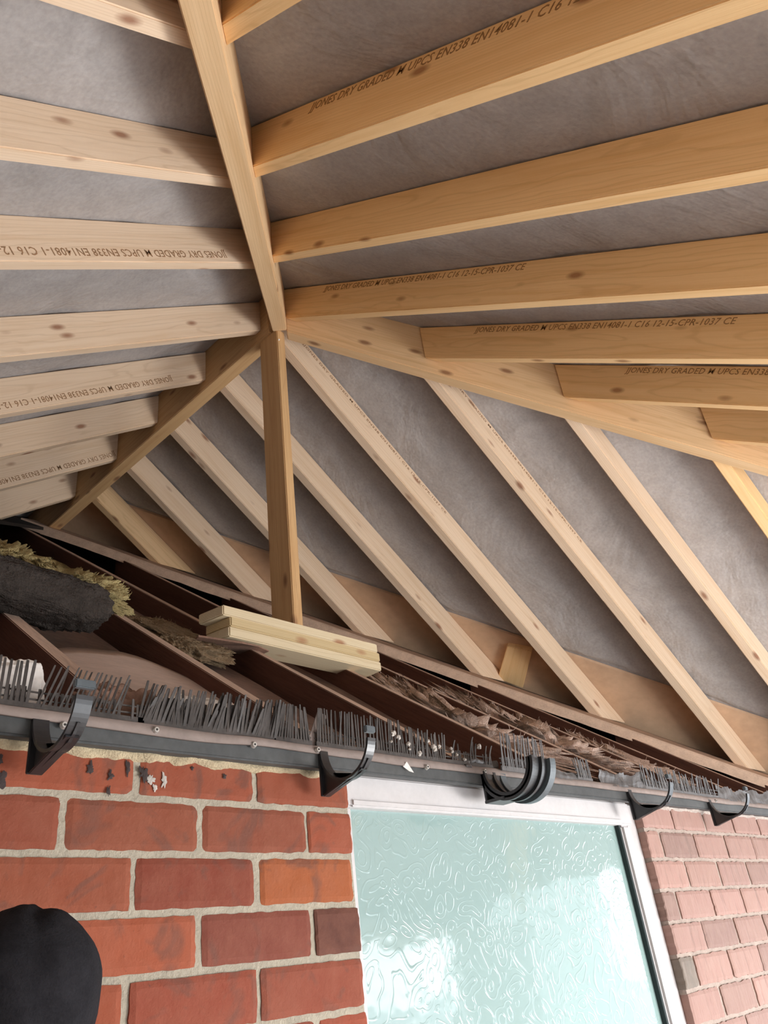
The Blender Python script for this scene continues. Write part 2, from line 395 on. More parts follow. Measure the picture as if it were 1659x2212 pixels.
# tar spots and a white smear on the top brick course
def blob(x, z, rx, rz, nm, mat, seed):
    vs = [(x, YW-0.0022, z)]; n = 30
    for i in range(n):
        a = 2*PI*i/n; r = 0.85+0.7*n3(math.cos(a)*1.6+seed, math.sin(a)*1.6, seed)+0.35*n3(math.cos(a)*5+seed, math.sin(a)*5, seed)
        vs.append((x+rx*r*math.cos(a), YW-0.0008, z+rz*r*math.sin(a)))
    o = mesh_obj(nm, vs, [(0, 1+i, 1+(i+1) % n) for i in range(n)], mat, smooth=True)
    return o
M_TAR = simple('dark_tar', (0.035, 0.022, 0.02), 0.7, 0.4, 40, 0.3)
wallo = bpy.data.objects['wall_back']
for i, (x, z, rx, rz) in enumerate([(0.412, 0.292, 0.005, 0.006), (0.418, 0.268, 0.008, 0.011), (0.536, 0.291, 0.007, 0.009), (0.566, 0.283, 0.006, 0.008), (0.592, 0.294, 0.004, 0.013), (0.617, 0.291, 0.008, 0.011), (0.70, 0.304, 0.003, 0.004), (0.76, 0.296, 0.004, 0.005), (0.565, 0.262, 0.003, 0.009)]):
    b = blob(x, z, rx, rz, 'tar_spot', M_TAR, i*3.1+1); b.parent = wallo; b.matrix_parent_inverse = wallo.matrix_world.inverted()
for i, (x, z, rx, rz) in enumerate([(0.629, 0.283, 0.008, 0.007), (0.652, 0.281, 0.005, 0.012), (0.637, 0.270, 0.004, 0.006)]):
    b = blob(x, z, rx, rz, 'white_smear', M_DULLPL, i*5.7+2); b.parent = wallo; b.matrix_parent_inverse = wallo.matrix_world.inverted()

# window
win = empty('window_1', (1.57, 1.09, -0.4)); win['kind'] = 'structure'
fz0, fz1 = WZ0, 0.324
box('top_rail', 1.02, 2.075, 1.074, 1.14, 0.266, fz1, M_FRAME, win, 0.004)
box('glazing_bead', 1.045, 2.02, 1.070, 1.078, 0.266, 0.281, M_FRAME, win, 0.0035)
box('left_stile', 1.0, 1.046, 1.0742, 1.14, fz0, 0.2665, M_FRAME, win, 0.004)
box('right_stile', 2.018, 2.060, 1.0742, 1.14, fz0, 0.2665, M_FRAME, win, 0.006)
box('outer_frame', 2.060, 2.114, 1.084, 1.14, fz0, fz1, M_FRAME, win, 0.004)
box('bottom_rail', 1.02, 2.075, 1.0745, 1.14, fz0-0.0, fz0+0.05, M_FRAME, win, 0.004)
box('seal', 2.009, 2.018, 1.080, 1.10, fz0, 0.266, simple('black_seal', (0.02, 0.03, 0.03), 0.5, 0.1, 5, 0), win, 0.001)
pane = box('pane', 1.03, 2.03, 1.092, 1.098, fz0+0.04, 0.275, M_GLASS, win)
structure(box('window_sill', 0.98, 2.16, 1.02, 1.16, WZ0-0.05, WZ0, M_FRAME, None, 0.005))
structure(box('wall_room', 0.9, 2.3, 1.25, 1.3, WZ0-0.4, 0.33, M_PIER))

# fascia board
fas = box('fascia_board', -1.3, 4.6, 1.036, 1.058, 0.3175, 0.352, M_FASCIA, None, 0.003)
tag(fas, 'dark grey fascia board along the top of the brick wall', 'fascia board')

# ------------------------------------------------------------------ old house roof (rising away from the wall)
DQ = -0.40       # rafter tops z = DQ + T*y
def q(y, d=DQ): return d+T*y
OLD_X = [(-0.17, 0.0), (0.232, 0.0), (0.632, 0.0), (1.045, 0.03), (1.47, 0.05), (1.88, 0.0), (2.30, 0.03), (2.74, 0.05), (3.16, 0.05), (3.6, 0.0), (4.0, 0.0)]
OLD_L = ['old dark brown rafter at the far left, under the rolled insulation', 'old dark brown rafter left of the rolled grey insulation', 'old dark brown rafter whose foot meets the black comb beneath the grey insulation roll',
         'old dark brown rafter touching the end of the grey insulation roll', 'old dark brown rafter under the left end of the stacked offcuts', 'old dark brown rafter under the right end of the stacked offcuts, wool lying along it',
         'old dark brown rafter between the two strips of pink-brown wool', 'old dark brown rafter just below the dusty valley board above the window corner', 'short old rafter ending near the right bracket pair', 'old rafter hidden low at the right end of the eaves', 'last old rafter at the right end of the eaves']
for (x, sk), lb in zip(OLD_X, OLD_L):
    w_ = 0.038; y0 = 1.062; y1 = min(5.6-x-0.15, 5.0) if x > 0.5 else 5.2
    if x > 3.1: y1 = max(1.5, 5.55-x-0.12)
    hb = 0.125
    xs = x; xe = x-sk
    yb0 = 1.225
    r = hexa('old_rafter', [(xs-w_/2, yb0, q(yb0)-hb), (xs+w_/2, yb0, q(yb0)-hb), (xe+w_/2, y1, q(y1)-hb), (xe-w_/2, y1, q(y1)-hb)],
             [(xs-w_/2, y0, q(y0)), (xs+w_/2, y0, q(y0)), (xe+w_/2, y1, q(y1)), (xe-w_/2, y1, q(y1))], [M_OLD, M_OLDTOP_LIT], 0.002)
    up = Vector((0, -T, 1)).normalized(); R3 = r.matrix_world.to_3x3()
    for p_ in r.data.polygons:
        if (R3 @ p_.normal).dot(up) > 0.8: p_.material_index = 1  # up-facing tops get the dusty colour with light painted in
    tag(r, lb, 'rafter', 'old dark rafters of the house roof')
# lining boards between the old rafters
LIN = ['dusty brown lining board left of the grey insulation roll', 'dusty brown lining board beneath the grey insulation roll', 'dusty brown lining board beneath the small yellow wool pad', 'dusty brown lining board left of the stacked offcuts', 'dusty brown lining board beneath the stacked offcuts', 'lining board beneath the left strip of pink-brown wool', 'lining board beneath the right strip of pink-brown wool', 'lining board at the right end of the eaves']
for i in range(len(OLD_X)-3):
    xa = OLD_X[i+1][0]-0.38 if i == 0 else OLD_X[i][0]+0.02; xa = OLD_X[i][0]+0.02; xb = OLD_X[i+1][0]-0.022-OLD_X[i+1][1]
    ys = 1.18; ye = 3.2 if xb < 1.5 else 2.6; vs, fs = [], []; nx, ny = 6, 24
    for s in (0, -0.012):
        for a in range(nx+1):
            for b_ in range(ny+1):
                x = xa+(xb-xa)*a/nx; y = ys+(ye-ys)*b_/ny
                vs.append((x, y, q(y)-0.085+0.008*n3(x*4, y*3, i)+s))
    L = (nx+1)*(ny+1)
    for a in range(nx):
        for b_ in range(ny):
            k = a*(ny+1)+b_; fs.append((k, k+ny+1, k+ny+2, k+1)); fs.append((L+k, L+k+1, L+k+ny+2, L+k+ny+1))
    for a in range(nx): fs.append((a*(ny+1), L+a*(ny+1), L+(a+1)*(ny+1), (a+1)*(ny+1)))
    o = mesh_obj('lining_board', vs, fs, M_SKEIL)
    tag(o, LIN[i], 'board', 'lining boards between the old rafters')
# loft darkness behind: back and floor of the old loft
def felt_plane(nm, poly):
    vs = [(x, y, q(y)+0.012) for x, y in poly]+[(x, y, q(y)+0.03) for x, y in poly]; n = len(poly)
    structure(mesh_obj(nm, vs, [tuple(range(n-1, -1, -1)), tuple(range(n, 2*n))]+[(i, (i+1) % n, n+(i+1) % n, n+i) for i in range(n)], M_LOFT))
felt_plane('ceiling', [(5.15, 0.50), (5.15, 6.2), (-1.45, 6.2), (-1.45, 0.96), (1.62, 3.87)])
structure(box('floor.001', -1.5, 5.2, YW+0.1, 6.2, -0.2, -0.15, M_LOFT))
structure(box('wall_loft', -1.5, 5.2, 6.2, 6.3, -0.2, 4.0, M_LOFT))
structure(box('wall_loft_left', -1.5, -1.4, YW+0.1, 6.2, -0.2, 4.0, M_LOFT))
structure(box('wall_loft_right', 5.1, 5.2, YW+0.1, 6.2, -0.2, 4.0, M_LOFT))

# ------------------------------------------------------------------ new roof timbers
RAF_G = {'L': 'pale rafters on the left slope', 'R': 'yellow rafters on the right slope', 'E': 'rafters on the far end slope'}
def rafter_L(y, w_, label, mat):
    a = w_/2; ys = [y-a, y+a]
    if y < AY: xe = [yy-0.227-0.045 for yy in ys]
    else: xe = [AX-0.03]*2
    xs = [max(-1.28, (DQ+T*yy-CL)/T) if yy > 1.06 else -1.28 for yy in ys]
    zb = lambda x: CL+T*x
    # corners: start -side(y high), start +side ...
    B = [(xs[0], ys[0], zb(xs[0])), (xs[1], ys[1], zb(xs[1])), (xe[1], ys[1], zb(xe[1])), (xe[0], ys[0], zb(xe[0]))]
    Tt = [(p[0], p[1], p[2]+H) for p in B]
    return tag(hexa('rafter', B, Tt, mat, 0.003), label, 'rafter', RAF_G['L'])
def rafter_R(x, w_, label, mat):
    a = w_/2; xs = [x-a, x+a]
    ye = [min(xx+0.227-0.045, 3.472-xx-0.045) for xx in xs]
    zb = lambda y: CR+T*y; y0 = -1.42
    B = [(xs[1], y0, zb(y0)), (xs[0], y0, zb(y0)), (xs[0], ye[0], zb(ye[0])), (xs[1], ye[1], zb(ye[1]))]
    Tt = [(p[0], p[1], p[2]+H) for p in B]
    return tag(hexa('rafter', B, Tt, mat, 0.003), label, 'rafter', RAF_G['R'])
def rafter_E(yfar, w_, label, mat):
    ys = [yfar-w_, yfar]
    xs = [(AX+0.03) if yy > AY+0.03 else 3.472-yy+0.04 for yy in ys]
    if ys[0] < AY+0.03 <= ys[1]: xs = [AX+0.05]*2
    xb = [min(5.552-yy, 4.62) for yy in ys]; low = yfar < 1.2
    xt = [x+(0.234 if not low else 0.0) for x in xb]
    zb = lambda x: CE-T*x
    B = [(xs[1], ys[1], zb(xs[1])), (xs[0], ys[0], zb(xs[0])), (xb[0], ys[0], zb(xb[0])), (xb[1], ys[1], zb(xb[1]))]
    Tt = [(xs[1], ys[1], zb(xs[1])+H), (xs[0], ys[0], zb(xs[0])+H), (xt[0], ys[0], zb(xt[0])+H), (xt[1], ys[1], zb(xt[1])+H)]
    return tag(hexa('rafter', B, Tt, mat, 0.003), label, 'rafter', RAF_G['E'])

LR = {}
for k, (y, lb) in enumerate([(0.748, 'pale left-slope rafter at the top of the photo, first to meet the hip beam'), (1.112, 'pale left-slope rafter with dark knots, second to meet the hip beam'),
        (1.477, 'pale left-slope rafter stamped upside down in large brown letters, just above the apex'), (1.945, 'pale left-slope rafter meeting the apex, unstamped with two round knots'),
        (2.345, 'pale left-slope rafter stamped upside down, first one fixed to the ridge board below the apex'), (2.74, 'short pale left-slope rafter with a row of small knots, no stamp'),
        (3.12, 'short pale left-slope rafter with faint upside-down stamp near the dark loft'), (3.55, 'lowest pale left-slope rafter, beside the black loft gap')]):
    LR[k] = rafter_L(y, 0.038, lb, M_PALE)
RR = {}
for k, (x, lb) in enumerate([(0.515, 'right-slope rafter crossing the top edge of the photo next to the hip beam'), (0.852, 'long yellow rafter with brown stamp, running to the top right corner'),
        (1.223, 'yellow unstamped rafter between two stamped ones on the right slope'), (1.634, 'yellow stamped rafter meeting the hips at the apex'),
        (2.028, 'yellow stamped rafter cut against the right hip beam'), (2.388, 'shaded orange rafter cut against the right hip, lower than the clearly stamped one'),
        (2.75, 'lowest shaded orange rafter at the right edge, cut against the right hip')]):
    RR[k] = rafter_R(x, 0.041, lb, M_YELL)
ER = {}
for k, (y, lb, m) in enumerate([(3.52, 'short orange rafter at the far left of the end slope, beside the dark loft', M_HIP), (3.16, 'end-slope rafter with a crack line, second from the dark loft', M_PALE), (2.755, 'end-slope rafter starting midway down the ridge board and passing behind the post', M_PALE),
        (2.343, 'end-slope rafter starting just left of the post and emerging to its right', M_PALE), (1.949, 'long end-slope rafter running down from the apex', M_PALE), (1.495, 'end-slope rafter, first to spring from the right hip beam', M_PALE),
        (1.12, 'end-slope rafter, second to spring from the right hip beam', M_PALE), (0.75, 'end-slope rafter with knots at the right edge of the photo, third on the right hip', M_YELL)]):
    ER[k] = rafter_E(y, 0.046, lb, m)

# hips, ridge, post
def diag(name, p0, p1, wdt, dep, zoff, mat, label, cat):
    p0 = Vector(p0); p1 = Vector(p1); d = Vector((p1.x-p0.x, p1.y-p0.y, 0)).normalized(); s = Vector((-d.y, d.x, 0))*wdt/2; up = Vector((0, 0, dep))
    B = [p0-s, p0+s, p1+s, p1-s]
    return tag(hexa(name, B, [b+up for b in B], mat, 0.003), label, cat)
zh = 2.325
HD = 0.262
xk = -1.35
diag('hip_beam', (1.612, 1.612+0.222, zh), (xk, xk+0.222, zh-T*(1.612-xk)), 0.060, HD, 0, M_HIP, 'long thick hip beam running overhead from the top edge down to the apex', 'beam')
xk2 = 4.6
diag('hip_beam', (1.645, 3.472-1.645, zh-0.012), (xk2, 3.472-xk2, zh-0.012-T*(xk2-1.645)), 0.052, HD, 0, M_HIP, 'broad hip beam running from the apex to the right edge with yellow rafters cut against it', 'beam')
B = [(AX-0.032, 1.875, 2.335), (AX+0.032, 1.875, 2.335), (AX+0.032, 3.93, 2.335), (AX-0.032, 3.93, 2.335)]
tag(hexa('ridge_board', B, [(x, y+(0.26 if y > 3 else 0), z+0.235) for x, y, z in B], M_POST, 0.003), 'shaded ridge board running from the apex down left into the dark loft', 'beam')
B = [(1.600, 1.838, 1.022), (1.600, 1.952, 1.022), (1.641, 1.952, 1.022), (1.641, 1.838, 1.022)]
post = hexa('post', B, [(x, y, 2.336) for x, y, z in B], M_POST, 0.003, mw=frame_of(Vector((1.62, 1.895, 1.022)), Vector((1.62, 1.895, 2.33)), Vector((1, 0, 0))))
tag(post, 'upright timber post from the apex down to the stacked offcuts', 'post')
# nail at the apex
def disc(name, c, r, nrm, mat, parent, h=0.002):
    bm = bmesh.new(); rot = Vector(nrm).to_track_quat('Z', 'Y').to_matrix().to_4x4()
    bmesh.ops.create_cone(bm, cap_ends=True, segments=16, radius1=r, radius2=r*0.7, depth=h*2, matrix=rot)
    me = bpy.data.meshes.new(name); bm.to_mesh(me); bm.free()
    return link(name, me, mat, parent, Matrix.Translation(c))
disc('nail', (1.607, 1.836, 2.276), 0.004, (-0.3, -1, 0), M_WHITEPL, post)

# stack of offcuts under the post
def plank(x0, x1, y0, y1, z0, z1, label, dx=0.0, mat=None):
    B = [(x0-dx, y1, z0), (x0, y0, z0), (x1, y0, z0), (x1, y1, z0)]
    mw = frame_of(Vector((x0, (y0+y1)/2, z0)), Vector((x1, (y0+y1)/2, z0)))
    return tag(hexa('timber_offcut', B, [(x, y, z+(z1-z0)) for x, y, z in B], mat or M_STACK, 0.0035, mw=mw), label, 'timber offcut', 'offcuts stacked under the post')
plank(1.312, 1.978, 1.828, 1.93, 0.988, 1.0215, 'pale timber offcut topmost of the stack under the post', 0.02)
plank(1.338, 1.984, 1.826, 1.93, 0.9565, 0.988, 'pale timber offcut in the middle of the stack under the post', 0.02, M_STACK2)
plank(1.335, 1.990, 1.830, 1.93, 0.924, 0.9565, 'pale timber offcut at the bottom of the stack under the post', 0.02)
tag(mesh_obj('torn_card', [(1.24, 1.85, 0.915), (1.36, 1.80, 0.90), (1.44, 1.825, 0.912), (1.50, 1.85, 0.916), (1.50, 1.92, 0.92), (1.26, 1.92, 0.920), (1.27, 1.84, 0.96), (1.33, 1.83, 0.945),
    (1.24, 1.85, 0.909), (1.36, 1.80, 0.894), (1.44, 1.825, 0.908), (1.50, 1.85, 0.912), (1.50, 1.92, 0.916), (1.26, 1.92, 0.916)],
    [(0, 1, 5), (1, 2, 5), (2, 3, 4, 5), (8, 13, 9), (9, 13, 10), (10, 13, 12, 11), (0, 8, 9, 1), (1, 9, 10, 2), (2, 10, 11, 3), (3, 11, 12, 4), (4, 12, 13, 5), (5, 13, 8, 0)], M_CARD),
    'torn brown packing strip beneath the stacked offcuts', 'packing')

# grade stamps
STAMP = 'JJONES DRY GRADED M UPCS EN338 EN14081-1 C16 12-15-CPR-1037 CE'
def stamp(parent, origin, xdir, ydir, length, size, mat, shear=0.0):
    c = bpy.data.curves.new('grade_stamp', 'FONT'); c.body = STAMP; c.size = size; c.extrude = 0.0003; c.space_character = 1.05; c.resolution_u = 2; c.shear = shear
    c.offset = 0.0001
    o = bpy.data.objects.new('grade_stamp', c); scene.collection.objects.link(o); c.materials.append(mat)
    bpy.context.view_layer.update()
    sx_ = length/o.dimensions.x
    X = Vector(xdir).normalized(); Z = X.cross(Vector(ydir)).normalized(); Y = Z.cross(X)
    m = Matrix((X, Y, Z)).transposed().to_4x4() @ Matrix.Diagonal((sx_, 1, 1, 1)); m.translation = Vector(origin)
    dg = bpy.context.evaluated_depsgraph_get(); me = bpy.data.meshes.new_from_object(o.evaluated_get(dg)); bpy.data.objects.remove(o)
    me.transform(Matrix.Diagonal((sx_, 1, 1, 1)))
    m = Matrix((X, Y, Z)).transposed().to_4x4(); m.translation = Vector(origin)
    s = bpy.data.objects.new('grade_stamp', me); scene.collection.objects.link(s); s.matrix_world = m
    s.parent = parent; s.matrix_parent_inverse = parent.matrix_world.inverted()
    return s
bpy.context.view_layer.update()
dn = Vector((0, -1, -T)).normalized(); upn = Vector((0, -T, 1)).normalized()
for k, ys, m, ofs in ((1, 0.79, M_STAMPY, 0.129), (3, 1.56, M_STAMPY, 0.129), (4, 1.17, M_STAMPY, 0.129), (5, 0.80, M_STAMPY, 0.129)):
    xx = [0, 0.852, 0, 1.634, 2.028, 2.388][k]-0.0205-0.0004
    stamp(RR[k], (xx, ys, CR+T*ys+ofs), dn, upn, 1.02, 0.030, m, 0.25)
dl = Vector((-1, 0, -T)).normalized(); upl = -Vector((-T, 0, 1)).normalized()
for k, yy, xs in ((2, 1.477, 1.065), (4, 2.345, 1.41), (6, 3.12, 1.57)):
    stamp(LR[k], (xs, yy-0.019-0.0004, CL+T*xs+0.050), dl, upl, 1.04, 0.034, M_STAMP)
de = Vector((1, 0, -T)).normalized(); upe = Vector((T, 0, 1)).normalized()
stamp(ER[4], (1.80, 1.903-0.0004, CE-T*1.80+0.128), de, upe, 1.02, 0.020, M_STAMP)
stamp(ER[5], (2.16, 1.449-0.0004, CE-T*2.16+0.128), de, upe, 1.02, 0.020, M_STAMP)

# ------------------------------------------------------------------ membranes on top of the rafters
def sheet(name, pts, label):
    """pts: grid rows of world points (already draped); given real thickness"""
    n, m = len(pts), len(pts[0]); vs, fs = [], []
    for s in (0, 0.003):
        for r in pts:
            for p in r: vs.append((p[0], p[1], p[2]+s))
    L = n*m
    for i in range(n-1):
        for j in range(m-1):
            a = i*m+j; fs.append((a, a+m, a+m+1, a+1)); fs.append((L+a, L+a+1, L+a+m+1, L+a+m))
    o = mesh_obj(name, vs, fs, M_MEM, smooth=True, origin=(0, 0, 0))
    return tag(o, label, 'roofing membrane')
def drape(u, v, spacing, phase, seed, amp=1.0):
    # u along the slope, v across the rafters: rests on the rafters, billows between them, folds across
    ph = ((v-phase)/spacing) % 1.0
    bell = math.sin(ph*PI)
    s = -0.010*bell*(0.7+0.6*n3(u*1.3, v*1.1, seed))
    s += 0.009*n3(u*5+v*3, v*2.0, seed+5)*(0.35+bell)*amp
    s += 0.006*amp*bell*max(0, n3((u+0.7*v)*11, (u-v)*1.1, seed+31))**0.7
    s += 0.005*amp*n3((u*0.8+v)*9, (u-v)*1.5, seed+9)*(0.3+bell)
    e = abs(ph-0.0) if ph < 0.5 else 1-ph
    return s+0.005+0.022*max(0, n3(u*6, round((v-phase)/spacing)*3.7, seed+2)-0.08)*math.exp(-(e/0.25)**2)
def lerp(a, b, t_): return a+(b-a)*t_
rows = []
for i in range(150):                     # left slope, v = y
    y = lerp(-1.4, 4.15, i/149); xe = (y-0.227) if y < AY else AX
    xs = -1.45 if y < 1.06 else max(-1.45, (q(y)-CL-H)/T)
    xs = min(xs, xe-0.01)
    r = []
    for j in range(70):
        x = lerp(xs, xe, j/69); r.append((x, y, CL+H+T*x+0.004+(drape(x, y, 0.39, 0.36, 1.0)-0.004)*min(1, (xe-x)/0.12)))
    rows.append(r)
sheet('roof_membrane', rows, 'grey roofing membrane over the pale rafters of the left slope')
rows = []
for i in range(150):                     # right slope, v = x
    x = lerp(-1.4, 4.7, i/149); ye = min(x+0.227, 3.472-x)
    r = []
    for j in range(60):
        y = lerp(-1.6, max(ye, -1.59), j/59); r.append((x, y, CR+H+T*y+0.004+(drape(y, x, 0.385, 0.48, 11.0, 0.6)-0.004)*min(1, (ye-y)/0.12)))
    rows.append(r)
rows = [list(c) for c in rows]
sheet('roof_membrane', rows, 'brownish grey roofing membrane over the yellow rafters of the right slope')
rows = []
for i in range(170):                     # far end slope, v = y
    y = lerp(-1.1, 3.9, i/169); xs = AX if y > AY else 3.472-y
    edge = 5.46+0.035*n3(y*3, 7, 1)
    xe = edge-y if y > 0.72 else 4.74
    r = []
    for j in range(90):
        x = lerp(xs, xe, j/89)
        dz = drape(x, y, 0.4, 0.33, 21.0, 1.0)
        if y < 2.0: dz += 0.006*n3((x-0.9*y)*14, (x+y)*1.8, 3)*min(1, (2.0-y)*2)*math.sin((((y-0.33)/0.4) % 1)*PI)
        dz = 0.004+(dz-0.004)*min(1, max(0, x-xs)/0.12)
        if x+y > 5.33: dz = max(dz, 0.0175)
        r.append((x, y, CE+H-T*x+dz))
    rows.append(r)
sheet('roof_membrane', rows, 'creased grey roofing membrane over the diagonal rafters of the far end slope')

# ply valley sheet under the membrane's lower edge, lying in the plane of the end slope
rows = []
vs, fs = [], []
n = 60
for i in range(n+1):
    y = lerp(0.75, 4.05, i/n)
    for xx, dz in ((5.36-y, H+0.0015), (5.84-y, H+0.0015), (5.84-y, H+0.0145), (5.36-y, H+0.0145)):
        vs.append((xx, y, CE-T*xx+dz-0.0))
for i in range(n):
    for j in range(4):
        a = i*4+j; b_ = i*4+(j+1) % 4; fs.append((a, b_, b_+4, a+4))
tag(mesh_obj('valley_sheet', vs, fs, M_PLY), 'tan ply sheet behind the feet of the diagonal rafters, below the membrane edge', 'ply sheet')
# old dusty board running along the valley, slightly sagging
vs, fs = [], []; n = 90
for i in range(n+1):
    s = i/n; y = lerp(4.02, 1.05, s)
    wid = 0.17+0.03*math.sin(s*PI)
    sag = 0.0
    zq = lambda yy: -0.36+T*yy+0.004*n3(s*6, 1, 4)
    xb = 5.60-y
    f = Vector((-0.7071, -0.7071, 0))*wid
    pts = [(xb, y, zq(y)), (xb+f.x*0.98, y+f.y*0.98, zq(y+f.y*0.98)), (xb+f.x, y+f.y, zq(y+f.y)-0.008), (xb+f.x, y+f.y, zq(y+f.y)-0.055-0.004*n3(s*40, 3, 3)), (xb, y, zq(y)-0.04)]
    vs += pts
for i in range(n):
    for j in range(5):
        a = i*5+j; b_ = i*5+(j+1) % 5; fs.append((a, a+5, b_+5, b_))
fs += [tuple(range(5)), tuple(n*5+k for k in range(4, -1, -1))]
tag(mesh_obj('valley_board', vs, fs, M_PLATE, smooth=False), 'long dusty brown board under the feet of the diagonal rafters', 'valley board')
# noggin block by the rafter foot
nn = Vector((T, 0, 1)).normalized()
c4 = [Vector(p) for p in ((3.454, 2.349, 0), (3.545, 2.262, 0), (3.387, 2.061, 0), (3.32, 2.163, 0))]
c4 = [Vector((p.x*0.988, p.y*0.988, 0)) for p in c4]
for p in c4: p.z = CE+H-0.036-T*p.x
top = [p+nn*0.034 for p in c4]
tag(hexa('noggin', c4, top, M_YELL, 0.003), 'short orange timber block fixed to the ply sheet beside a rafter foot', 'timber block')

# ------------------------------------------------------------------ eaves: felt strip, screws, combs, brackets
vs, fs = [], []; n = 400; xs0, xs1 = 0.15, 3.5
for i in range(n+1):
    x = lerp(xs0, xs1, i/n)
    wv = 0.006*n3(x*5.0, 3, 3)+0.003*n3(x*13, 1, 1); th = 0.0155+0.005*n3(x*4, 9, 9)
    yo = 1.0305+0.003*n3(x*8, 2, 7)
    ztop = 0.3555+wv*0.3
    for (yy, zz) in ((yo+0.004, ztop), (yo, ztop-0.002), (yo-0.0015, ztop-th), (yo+0.003, ztop-th-0.001)): vs.append((x, yy, zz))
for i in range(n):
    for j in range(4):
        a = i*4+j; b_ = i*4+(j+1) % 4; fs.append((a, b_, b_+4, a+4))
felt = tag(mesh_obj('felt_strip', vs, fs, M_FELT, smooth=True), 'wavy brown felt strip screwed along the top of the fascia', 'felt strip')
bpy.context.view_layer.update()
for x, z in ((0.617, 0.345), (0.795, 0.341), (0.932, 0.346), (1.215, 0.339), (1.40, 0.345), (0.478, 0.336), (0.498, 0.331), (1.62, 0.343), (2.55, 0.343)):
    s = disc('screw', (x, 1.0275, z), 0.0055, (0, -1, 0), M_METAL, felt, 0.0025)
    disc('screw_recess', (x, 1.0245, z), 0.0018, (0, -1, 0), M_BRK, s, 0.0006)

def comb(x0, x1, label, pitch=0.0062, lean=0.0, h=0.062, wid=0.0040, keep=1.0, messy=0.000, mat=M_COMB, base=0.010, yb=1.034, grow=0.0, curl=0.0, ragged=0.05, zb=0.352, seed=0, leanvar=None):
    rnd = random.Random(int(x0*1000)+seed)
    root = None
    bm = bmesh.new()
    L = x1-x0
    add_box(bm, ((x0+x1)/2, yb+0.001, zb+base/2), (L, 0.004, base))
    n = int(L/pitch)
    for i in range(n):
        if rnd.random() > keep: continue
        x = x0+(i+0.5)*pitch; s = i/max(1, n-1)
        ln = lean+(leanvar(s) if leanvar else 0)+rnd.gauss(0, 1)*messy*0.4
        hh = h*(1+grow*s)*(1-abs(rnd.gauss(0, ragged))); ty = rnd.gauss(0, 0.04+messy)-0.05
        k = 6; prev = None; w2 = wid/2*rnd.uniform(0.8, 1.1); cu = curl+rnd.gauss(0, messy*0.8)
        px, py, pz = x, yb+rnd.uniform(-0.001, 0.001), zb+base*0.6
        for j in range(k+1):
            tt = j/k
            wj = w2*(1 if j < k else 0.75)
            ring = [bm.verts.new((px-wj, py-0.0007, pz)), bm.verts.new((px+wj, py-0.0007, pz)), bm.verts.new((px+wj, py+0.0007, pz)), bm.verts.new((px-wj, py+0.0007, pz))]
            if prev:
                for q_ in range(4): bm.faces.new((prev[q_], prev[(q_+1) % 4], ring[(q_+1) % 4], ring[q_]))
            prev = ring
            ang = ln+cu*tt; step = hh/k
            px += math.sin(ang)*step; pz += math.cos(ang)*math.cos(ty)*step; py += math.sin(ty)*math.cos(ang)*step
        bm.faces.new(prev)
    # lower web: short teeth between the long ones
    for i in range(int(L/pitch)):
        if rnd.random() < 0.85*keep: add_box(bm, (x0+(i+1)*pitch, yb+0.0015, zb+base+0.008), (pitch*0.55, 0.001, 0.020+0.010*rnd.random()))
    for r_ in range(2):
        zz = zb+base+0.006+r_*0.010
        add_box(bm, ((x0+x1)/2, yb+0.002, zz), (L, 0.0015, 0.0022))
    me = bpy.data.meshes.new('eaves_comb'); bm.to_mesh(me); bm.free()
    o = link('eaves_comb', me, mat)
    return tag(o, label, 'eaves comb', 'black plastic eaves combs along the wall top')
comb(0.20, 0.436, 'black eaves comb at the left edge with white plaster showing between its teeth', pitch=0.0072, h=0.066, wid=0.0042, messy=0.013, lean=0.05)
comb(0.436, 0.565, 'black eaves comb with thin leaning teeth behind the leftmost bracket', pitch=0.0078, h=0.066, lean=0.32, messy=0.045, wid=0.003)
comb(0.565, 0.60, 'stub of black eaves comb beside the leftmost bracket, most teeth gone', h=0.03, keep=0.6, messy=0.135)
comb(0.590, 0.845, 'crushed tangle of eaves comb teeth between the two left brackets', pitch=0.0038, h=0.064, wid=0.0046, messy=0.05, lean=0.22, leanvar=lambda s: 0.12*math.sin(s*17)+0.1*math.sin(s*41), ragged=0.16, seed=1)
comb(0.60, 0.80, 'second layer of crushed comb teeth behind the tangle between the left brackets', pitch=0.0042, h=0.048, wid=0.0048, messy=0.09, lean=0.3, ragged=0.15, seed=8, yb=1.040)
comb(0.842, 0.925, 'tidy upright eaves comb left of the second bracket', pitch=0.0062, h=0.064, messy=0.013, lean=-0.02, leanvar=lambda s: 0.25-0.4*s)
comb(0.78, 0.87, 'eaves comb fanning out to the right of the crushed tangle', pitch=0.0062, h=0.066, lean=0.35, messy=0.023, seed=5, leanvar=lambda s: -0.35*s, yb=1.038)
comb(0.935, 1.16, 'straight eaves comb behind the second bracket', pitch=0.0064, h=0.066, wid=0.0034, messy=0.023, lean=0.02)
comb(1.16, 1.29, 'dirt-clogged eaves comb right of the second bracket', pitch=0.0062, h=0.056, messy=0.05, ragged=0.1)
comb(1.29, 1.44, 'broken eaves comb with few curled teeth above the white window frame', pitch=0.0065, h=0.060, keep=0.55, messy=0.072, curl=0.5, ragged=0.3)
comb(1.455, 1.63, 'loose pale grey comb piece standing above the double bracket', pitch=0.0072, h=0.078, wid=0.0030, messy=0.013, lean=0.08, mat=M_COMBG, yb=1.022, zb=0.350, leanvar=lambda s: -0.1*s)
comb(1.78, 1.85, 'small tuft of comb teeth above the window, right of the double bracket', pitch=0.0075, h=0.052, messy=0.027, mat=M_COMBG, curl=-0.2)
